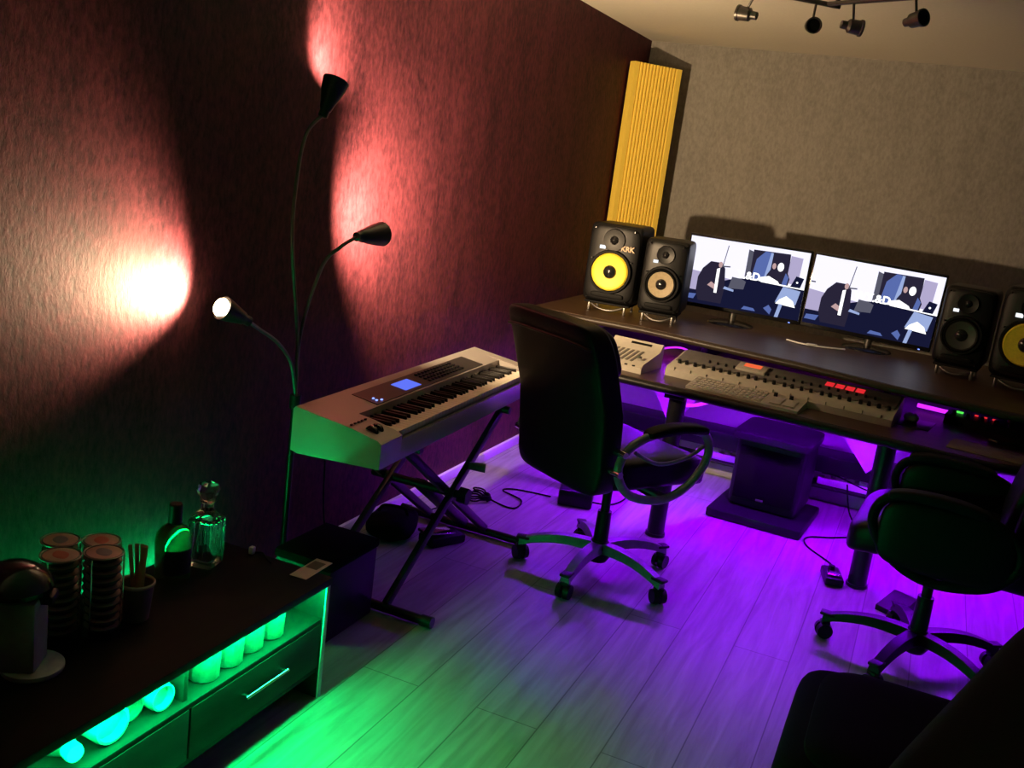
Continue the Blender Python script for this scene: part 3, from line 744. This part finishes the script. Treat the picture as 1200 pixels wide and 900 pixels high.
lamp_arm([(-1.845, 2.68, .68), (-1.845, 2.64, .80), (-1.845, 2.56, .88), (-1.845, 2.46, .935)],
         (-1.835, 2.27, 1.02), (-.28, -.85, .42), LAMP_LEFT, 118, .85, proud=.022, aim=(-.45, -.60, .26))

# ---------------------------------------------------------------- yellow foam bass trap in the corner
tr = empty('foam_panel', (-1.80, 6.05, 1.0), 0, 'tall bright yellow ribbed foam panel standing across the room corner', 'acoustic panel')
a = V((-1.880, 5.90, 0)); b = V((-1.665, 6.17, 0))
dv = (b - a); W = dv.length; dv.normalize(); nrm = V((dv.y, -dv.x, 0))
poly = []
nr = 12
poly.append((0, .055)); poly.append((0, 0)); 
for i in range(nr):
    u0 = .035 + (W - .06) * i / nr; du = (W - .06) / nr
    poly += [(u0, .003), (u0 + du * .06, .045), (u0 + du * .26, .045), (u0 + du * .34, .003), (u0 + du * .5, 0), (u0 + du * .86, 0)]
poly += [(W, 0), (W, .075)]
pw = []
for u, t_ in poly:
    p = a + dv * u - nrm * t_
    pw.append((p.x + 1.80, p.y - 6.05))
MB().prism(pw, -.15, 1.175).build('foam', M['foam'], tr, sharp=20)

# ---------------------------------------------------------------- ceiling track lights
ct = empty('ceiling_track_light', (-.53, 3.92, ZC), 0, 'metal ceiling track light with four unlit spot heads on two crossed bars', 'ceiling light')
def cl(p): return V(p) - V((-.53, 3.92, ZC))
MB().lathe([(.05, 0), (.05, -.012), (.045, -.025), (.012, -.03)], (0, 0, 0), seg=32).cyl((0, 0, -.02), (0, 0, -.125), .008).build('ceiling_rose', M['brushed'], ct)
MB().cyl(cl((-.95, 3.70, 2.235)), cl((-.52, 3.93, 2.215)), .009).build('bar', M['brushed'], ct)
MB().cyl(cl((-.555, 3.880, 2.215)), cl((-.215, 3.610, 2.210)), .007).cyl(cl((-.550, 3.900, 2.215)), cl((-.205, 3.628, 2.210)), .0045).build('bar', M['brushed'], ct)
def spot(p_bar, hx, hdir, label=None):
    p = V(p_bar); h = V(hx); d = V(hdir).normalized()
    a_ = MB().cyl(cl(p), cl(h + V((0, 0, .018))), .0045, seg=12).build('stem', M['brushed'], ct)
    o = h - d * .035
    s_ = MB().lathe([(.010, -.008), (.014, -.006), (.015, .014), (.024, .022), (.026, .060), (.029, .062), (.029, .070), (.025, .070), (.023, .058)], cl(o), d, 28).build('spot_head', M['brushed'], ct)
    MB().lathe([(.024, .056), (.022, .064), (.0005, .067)], cl(o), d, 24).build('reflector_bulb', M['rubber'], s_)
spot((-.80, 3.80, 2.225), (-.83, 3.83, 2.152), (-.95, .15, .12))
spot((-.60, 3.895, 2.215), (-.602, 3.90, 2.14), (.35, -.9, -.1))
spot((-.46, 3.806, 2.213), (-.456, 3.86, 2.14), (.75, .35, -.05))
spot((-.25, 3.640, 2.210), (-.240, 3.665, 2.145), (.7, -.6, .15))

# ---------------------------------------------------------------- low bench at the left
BX0, BX1, BY0, BY1, BT = -1.75, -1.345, 1.07, 2.19, .362
bn = empty('media_bench', (-1.55, 1.63, 0), 0, 'low black-brown bench with open shelves and drawers, lit green inside', 'bench')
def bl(x, y, z): return (x + 1.55, y - 1.63, z)
MB().box(bl((BX0 + BX1) / 2, (BY0 + BY1) / 2, BT - .011), (BX1 - BX0 + .01, BY1 - BY0 + .01, .022), .002).build('top', M['bench'], bn)
for yy in (BY0 + .009, BY1 - .009):
    MB().box(bl((BX0 + BX1) / 2, yy, .17), (BX1 - BX0, .018, .34), .001).build('side_panel', M['drawer'], bn)
    MB().box(bl(BX1 + .001, yy, .17), (.004, .018, .34), .001).build('edge_trim', M['light_edge'], bn)
MB().box(bl((BX0 + BX1) / 2 - .01, 1.648, .22), (BX1 - BX0 - .02, .014, .24), .001).build('divider', M['bench_in'], bn)
MB().box(bl(BX0 + .006, (BY0 + BY1) / 2, .20), (.012, BY1 - BY0 - .03, .28), .001).build('back_panel', M['bench_in'], bn)
MB().box(bl((BX0 + BX1) / 2, (BY0 + BY1) / 2, .236), (BX1 - BX0 - .01, BY1 - BY0 - .036, .014), .001).build('shelf', M['bench_in'], bn)
MB().box(bl((BX0 + BX1) / 2, (BY0 + BY1) / 2, .085), (BX1 - BX0 - .02, BY1 - BY0 - .036, .016), .001).build('bottom_panel', M['bench'], bn)
for (y0, y1) in ((BY0 + .02, 1.645), (1.651, BY1 - .02)):
    d = MB().box(bl(BX1 - .012, (y0 + y1) / 2, .163), (.018, y1 - y0, .132), .002).build('drawer', M['drawer'], bn)
    yc = (y0 + y1) / 2
    MB().cyl(bl(BX1 + .018, yc - .085, .176), bl(BX1 + .018, yc + .085, .176), .0045, seg=12).cyl(bl(BX1 - .003, yc - .075, .176), bl(BX1 + .018, yc - .075, .176), .004, seg=10).cyl(bl(BX1 - .003, yc + .075, .176), bl(BX1 + .018, yc + .075, .176), .004, seg=10).build('handle', M['chrome'], d)
# green strips
tag(MB().box((BX1 - .008, 1.905, .3365), (.010, .50, .005), .001).build('led_strip', M['led_green']), 'green light strip under the bench top over the drinking glasses', 'light strip')
tag(MB().box((BX1 - .008, 1.36, .3365), (.010, .54, .005), .001).build('led_strip', M['led_green']), 'green light strip under the bench top over the lying jars', 'light strip')
tag(MB().box((XW + .040, 1.78, .225), (.008, 1.14, .008), .001).build('led_strip', M['led_green_wall']), 'green light strip behind the bench glowing up the wall', 'light strip')

# glasses on the right shelf
gl = None
prof = [(.034, 0), (.038, .004), (.041, .088), (.0385, .088), (.035, .008), (.0005, .007)]
gspots = [(2.015, -1.41), (1.928, -1.41), (1.841, -1.405), (1.754, -1.405), (1.702, -1.478)]
names = ['rightmost drinking glass, nearest the pale end panel', 'second drinking glass from the right on the bench shelf', 'middle drinking glass of the five on the bench shelf',
         'second drinking glass from the left on the bench shelf', 'leftmost drinking glass, beside the bench divider']
for i, (y, x) in enumerate(gspots):
    if gl is None:
        gl = MB().lathe(prof, (0, 0, 0), (0, 0, 1), 12).build('drinking_glass', M['frosted'], sharp=20); c = gl
    else: c = gl.copy(); COL.objects.link(c)
    c.location = (x, y, .2435)
    tag(c, 'green-lit faceted ' + names[i], 'glass', 'glasses on the bench shelf')
# lying jars on the left shelf
def jar(y, x, r, L, rz, label, tint='jar_plastic', open_=True):
    t = empty('lying_jar', (x, y, .2435 + r), rz, label, 'jar')
    MB().lathe([(r * .9, -L), (r, -L + .008), (r, -.012), (r * .93, -.006), (r * .93, 0), (r * .80, 0), (r * .80, -.02)], (0, 0, 0), (1, 0, 0), 36).build('body', M[tint], t)
    if not open_: MB().lathe([(r * .55, 0), (r * .55, .018), (r * .48, .022)], (0, 0, 0), (1, 0, 0), 28).build('lid', M['white_plastic'], t)
    return t
jar(1.588, -1.375, .034, .15, R(-6), 'small white cup lying on its side, nearest the bench divider')
jar(1.520, -1.400, .033, .15, R(-6), 'pale cup lying between the small cup and the large jar', 'frosted')
jar(1.436, -1.372, .045, .16, R(-6), 'large white jar lying on its side under the bench top')
t = empty('lying_bottle', (-1.375, 1.335, .2435 + .036), R(-14), 'frosted bottle with a white cap lying at the left of the jars', 'bottle')
MB().lathe([(.030, -.16), (.036, -.15), (.036, -.06), (.025, -.035), (.015, -.02), (.015, 0)], (0, 0, 0), (1, 0, 0), 32).build('body', M['frosted'], t)
MB().lathe([(.019, -.018), (.020, .0), (.018, .008)], (0, 0, 0), (1, 0, 0), 24).build('cap', M['white_plastic'], t)

# things standing on the bench top
Z = BT
dc = empty('decanter', (-1.655, 2.04, Z), R(12), 'square cut-glass decanter with round stopper at the far end of the bench', 'decanter')
MB().box((0, 0, .070), (.078, .078, .138), .010, seg=3).build('body', M['glass'], dc)
for k in range(4):
    a_ = R(90 * k)
    g = MB()
    for j in range(5): g.cyl((-.026 + j * .013, -.0393, .03), (-.026 + j * .013, -.0393, .115), .003, .003, 6)
    g.v = [Matrix.Rotation(a_, 4, 'Z') @ v for v in g.v]
    g.build('cut_ribs', M['glass'], dc)
MB().lathe([(.040, .136), (.030, .150), (.018, .160), (.016, .178), (.021, .184)], seg=32).build('neck', M['glass'], dc)
MB().lathe([(.014, .186), (.018, .190), (.028, .206), (.032, .218), (.026, .232), (.010, .238)], seg=10).build('stopper', M['glass'], dc, sharp=10)
bt = empty('liquor_bottle', (-1.655, 1.917, Z), R(10), 'round-shouldered dark liquor bottle with black cap beside the decanter', 'bottle')
MB().lathe([(.040, 0), (.044, .005), (.046, .05), (.048, .105), (.045, .128), (.032, .146), (.018, .155), (.015, .17), (.015, .175)], seg=40).build('body', M['amber'], bt)
MB().lathe([(.0175, .160), (.0175, .208), (.015, .211)], seg=24).build('cap', M['black_plastic'], bt)
lb = MB(); vs = []; fs = []
for i in range(13):
    an = R(-75 + 90 * i / 12 - 10)
    for z_ in (.03, .098): vs.append((.0490 * math.cos(an), .0490 * math.sin(an), z_))
for i in range(12): fs.append([2 * i, 2 * i + 2, 2 * i + 3, 2 * i + 1])
lb._in(vs, fs).build('paper_label', M['label_dark'], bt)
cp = empty('paper_cup', (-1.574, 1.704, Z), 0, 'brown paper cup holding wooden stirrers on the bench', 'cup')
MB().lathe([(.028, 0), (.030, .002), (.040, .092), (.038, .092), (.028, .008)], seg=36).build('wall', M['cup'], cp)
MB().lathe([(.0395, .088), (.042, .091), (.042, .095), (.0395, .098), (.037, .095), (.037, .091)], seg=36, cap0=False, cap1=False).build('rim', M['cup_rim'], cp)
for i in range(7):
    a_ = -1.2 + i * .42
    x0, y0 = -1.574 + .009 * math.cos(a_ * 2), 1.704 + .009 * math.sin(a_ * 2)
    lx, ly = .020 * math.cos(a_ + 2.0), .026 * math.sin(a_ + 2.0)
    d = V((lx, ly, .18)).normalized(); xx = V((0.8, .6, 0)); xx = (xx - d * xx.dot(d)).normalized(); yv = d.cross(xx)
    rot = Matrix((xx, yv, d)).transposed()
    o = MB().box(V((x0, y0, Z + .012)) + d * .085, (.010, .0022, .17), .0008, rot).build('stirrer', M['stick'])
    tag(o, 'thin wooden stirrer standing in the brown paper cup', 'stirrer', 'stirrers in the paper cup')
# stacks of coffee pods
podA = {}
order = [(-1.583, 1.606, 10, 'grey', 'front stack beside the paper cup'), (-1.640, 1.537, 10, 'red', 'front stack beside the coffee machine'),
         (-1.668, 1.683, 9, 'red', 'back stack behind the stirrers'), (-1.737, 1.626, 9, 'grey', 'back stack against the green wall')]
def make_pod(kind):
    t = empty('coffee_pod', (0, 0, 0))
    MB().lathe([(.022, 0), (.030, .003), (.035, .013), (.040, .0155), (.040, .0175), (.036, .018)], seg=28).build('pod_cup', M['pod'], t)
    MB().lathe([(.0375, .0180), (.0375, .0187), (.036, .0190)], seg=28).build('foil_lid', M['foil_pink'], t)
    MB().sq((0, 0, .0188), (.050, .036, .0016), .7, 1.2, 20, 6).build('lid_print', M['foil_' + kind], t)
    return t
def copy_thing(o):
    c = o.copy(); COL.objects.link(c)
    for ch in o.children:
        d = ch.copy(); COL.objects.link(d); d.parent = c
    return c
bpy.context.view_layer.update()
for (x, y, n, kind, where) in order:
    for k in range(n):
        if kind not in podA: podA[kind] = make_pod(kind); bpy.context.view_layer.update(); c = podA[kind]
        else: c = copy_thing(podA[kind])
        c.location = (x, y, Z + .006 + k * .0195); c.rotation_euler = (0, 0, .3 * k)
        topm = k == n - 1
        tag(c, ('topmost coffee pod with ' + kind + ' printed lid, ' + where) if topm else ('dark coffee pod below the top one in the ' + where),
            'coffee pod', 'coffee pods in the ' + where)
    hld = empty('pod_rack', (x, y, Z), 0, 'round wire rack holding the ' + where, 'pod rack')
    MB().lathe([(.040, 0), (.041, .003), (.034, .005)], seg=32).build('base', M['black_plastic'], hld)
    for q in range(3):
        an = R(-80 + 120 * q)
        pts = [(.0428 * math.cos(an), .0428 * math.sin(an), .002 + j * (.0195 * n) / 12) for j in range(13)]
        MB().tube(pts, .0022, 8, smooth=0).build('wire', M['chrome'], hld)
    MB().tube([(.0428 * math.cos(R(24 * j)), .0428 * math.sin(R(24 * j)), .004 + .0195 * n) for j in range(15)], .0020, 8, smooth=3, closed=True).build('wire_ring', M['brushed'], hld)
# coffee machine
cm = empty('coffee_machine', (-1.575, 1.41, Z), R(30), 'coffee machine with black domed head and grey body at the bench end', 'coffee machine')
MB().lathe([(.060, 0), (.063, .004), (.063, .012), (.056, .016)], (.0, .0, 0), seg=40).build('drip_base', M['light_edge'], cm)
MB().box((-.022, -.010, .096), (.085, .085, .160), .008).build('water_tank', M['machine_grey'], cm)
MB().lathe([(.040, .174), (.062, .180), (.074, .190), (.076, .200), (.070, .210), (.058, .226), (.038, .239), (.014, .246), (.0005, .247)], (-.035, -.01, 0), seg=44).build('head', M['black_gloss'], cm)
MB().box((.025, .0, .170), (.04, .05, .022), .008).build('spout', M['black_plastic'], cm)
# card, small plug
cd = empty('printed_card', (-1.415, 2.20, Z + .0008), R(2), 'small printed card lying on the far end of the bench', 'card')
MB().box((0, 0, 0), (.052, .135, .0012)).build('card', M['paper'], cd)
MB().box((-.002, .025, .0008), (.036, .050, .0004)).build('photo', M['paper_dark'], cd)
pg = empty('plug', (-1.60, 2.175, Z + .012), 0, 'small white plug with dark cable on the bench behind the card', 'plug')
MB().box((0, 0, 0), (.014, .016, .022), .003).build('body', M['white_plastic'], pg)
MB().tube([(0, 0, -.006), (.02, .02, -.009), (.05, .0, -.009), (.08, -.02, -.009)], .0025).build('cable', M['rubber'], pg)

# black box behind the bench
bx = empty('storage_box', (-1.60, 2.575, 0), 0, 'plain black lidded storage box between the bench and the keyboard stand', 'storage box')
MB().box((0, 0, .12), (.205, .275, .24), .006).build('body', M['black_plastic'], bx)
MB().box((0, 0, .254), (.215, .285, .030), .008).build('lid', M['dark_cloth'], bx)

# ---------------------------------------------------------------- on the floor
def cable(name, pts, r, label, mt='rubber'):
    return tag(MB().tube(pts, r, 8).build(name, M[mt]), label, 'cable')
coil = []
for k in range(40):
    an = k * .55; rr = .045 + .012 * math.sin(k * 1.7)
    coil.append((-1.70 + rr * math.cos(an), 3.97 + rr * 1.15 * math.sin(an), .006 + .0008 * k))
coil += [(-1.60, 3.98, .006), (-1.52, 3.98, .006), (-1.54, 4.10, .006), (-1.66, 4.16, .006), (-1.62, 4.22, .006), (-1.45, 4.25, .006)]
cable('cable_coil', coil, .004, 'small coil of black cable on the floor behind the keyboard stand')
cable('power_cable', [(-1.74, 3.90, .005), (-1.80, 3.7, .005), (-1.82, 3.5, .005), (-1.78, 3.35, .005)], .003, 'thin black cable running from the coil under the synthesizer')
cable('power_cable', [(-1.915, 3.00, .40), (-1.91, 3.01, .2), (-1.90, 3.03, .08), (-1.88, 3.08, .005), (-1.84, 3.1, .005)], .003, 'thin black cable hanging down the wall behind the storage box')
sp = empty('sustain_pedal', (-1.60, 3.42, 0), R(-25), 'black sustain pedal with metal edge on the floor under the synthesizer', 'pedal')
MB().box((0, 0, .02), (.10, .17, .04), .010).build('body', M['rubber'], sp)
MB().box((0, -.03, .050), (.065, .15, .012), .004, (R(-8), 0, 0)).build('tread', M['chrome'], sp)
bag = empty('cable_bag', (-1.80, 3.36, 0), R(15), 'dark crumpled bag on the floor under the synthesizer by the wall', 'bag')
MB().sq((0, 0, .045), (.19, .26, .09), .7, .6, 30, 14, fn=lambda p: p + V((0, 0, .012 * noise.noise(p * 14)))).build('body', M['dark_cloth'], bag)
MB().tube([(-.06, .0, .085), (-.04, .0, .115), (.04, .0, .115), (.06, .0, .085)], .006).build('handle', M['dark_cloth'], bag)
br = empty('power_brick', (-1.33, 4.26, 0), R(15), 'black power adapter box on the floor behind the tall chair', 'power adapter')
MB().box((0, 0, .04), (.16, .13, .08), .012).build('body', M['black_plastic'], br)
MB().tube([(.08, 0, .02), (.16, .05, .006), (.22, .15, .006), (.25, .3, .006)], .004).build('cord', M['rubber'], br)
fp = empty('foot_pedal', (-.145, 4.165, 0), R(14), 'small black foot pedal with shiny switch beside the right desk leg', 'pedal')
MB().box((0, 0, .018), (.075, .15, .036), .008).build('body', M['black_plastic'], fp)
MB().box((0, -.03, .042), (.055, .05, .012), .005).build('switch', M['chrome'], fp)
MB().cyl((0, .035, .03), (0, .035, .052), .016, .013, 18).build('knob', M['black_gloss'], fp)
cable('power_cable', [(-.14, 4.245, .012), (-.17, 4.35, .005), (-.29, 4.50, .005), (-.30, 4.62, .005), (-.18, 4.72, .005), (-.10, 4.85, .005), (-.16, 5.0, .06), (-.2, 5.15, .15)], .004, 'thin black cable from the foot pedal to the rear cable tray')
def power_strip(x, y, label, n):
    t = empty('power_strip', (x, y, .1165), 0, label, 'power strip')
    MB().box((0, 0, .018), (.06 * n, .05, .036), .006).build('body', M['white_plastic'], t)
    for i in range(n - 1):
        MB().box((-.03 * n + .05 + i * .058, -.004, .050), (.040, .034, .032), .008).build('plug', M['white_plastic'] if i % 2 else M['machine_grey'], t)
    return t
power_strip(-.87, 5.19, 'white power strip full of plugs left of the subwoofer', 4)
power_strip(-.20, 5.19, 'white power strip full of plugs right of the subwoofer', 5)
cable('power_cable', [(-.33, 5.16, .18), (-.25, 5.08, .20), (-.12, 5.07, .17), (-.02, 5.12, .14), (.05, 5.10, .05), (.08, 5.05, .006)], .004, 'black cable drooping from the rear tray right of the subwoofer')
fr = empty('pedal_board', (.12, 4.02, 0), R(-28), 'dark wedge-shaped footrest on the floor behind the right chair', 'footrest')
MB().prism([(-.07, 0), (-.07, .02), (.05, .06), (.07, .055), (.07, 0)], -.05, .05, Xp).build('wedge', M['black_plastic'], fr)
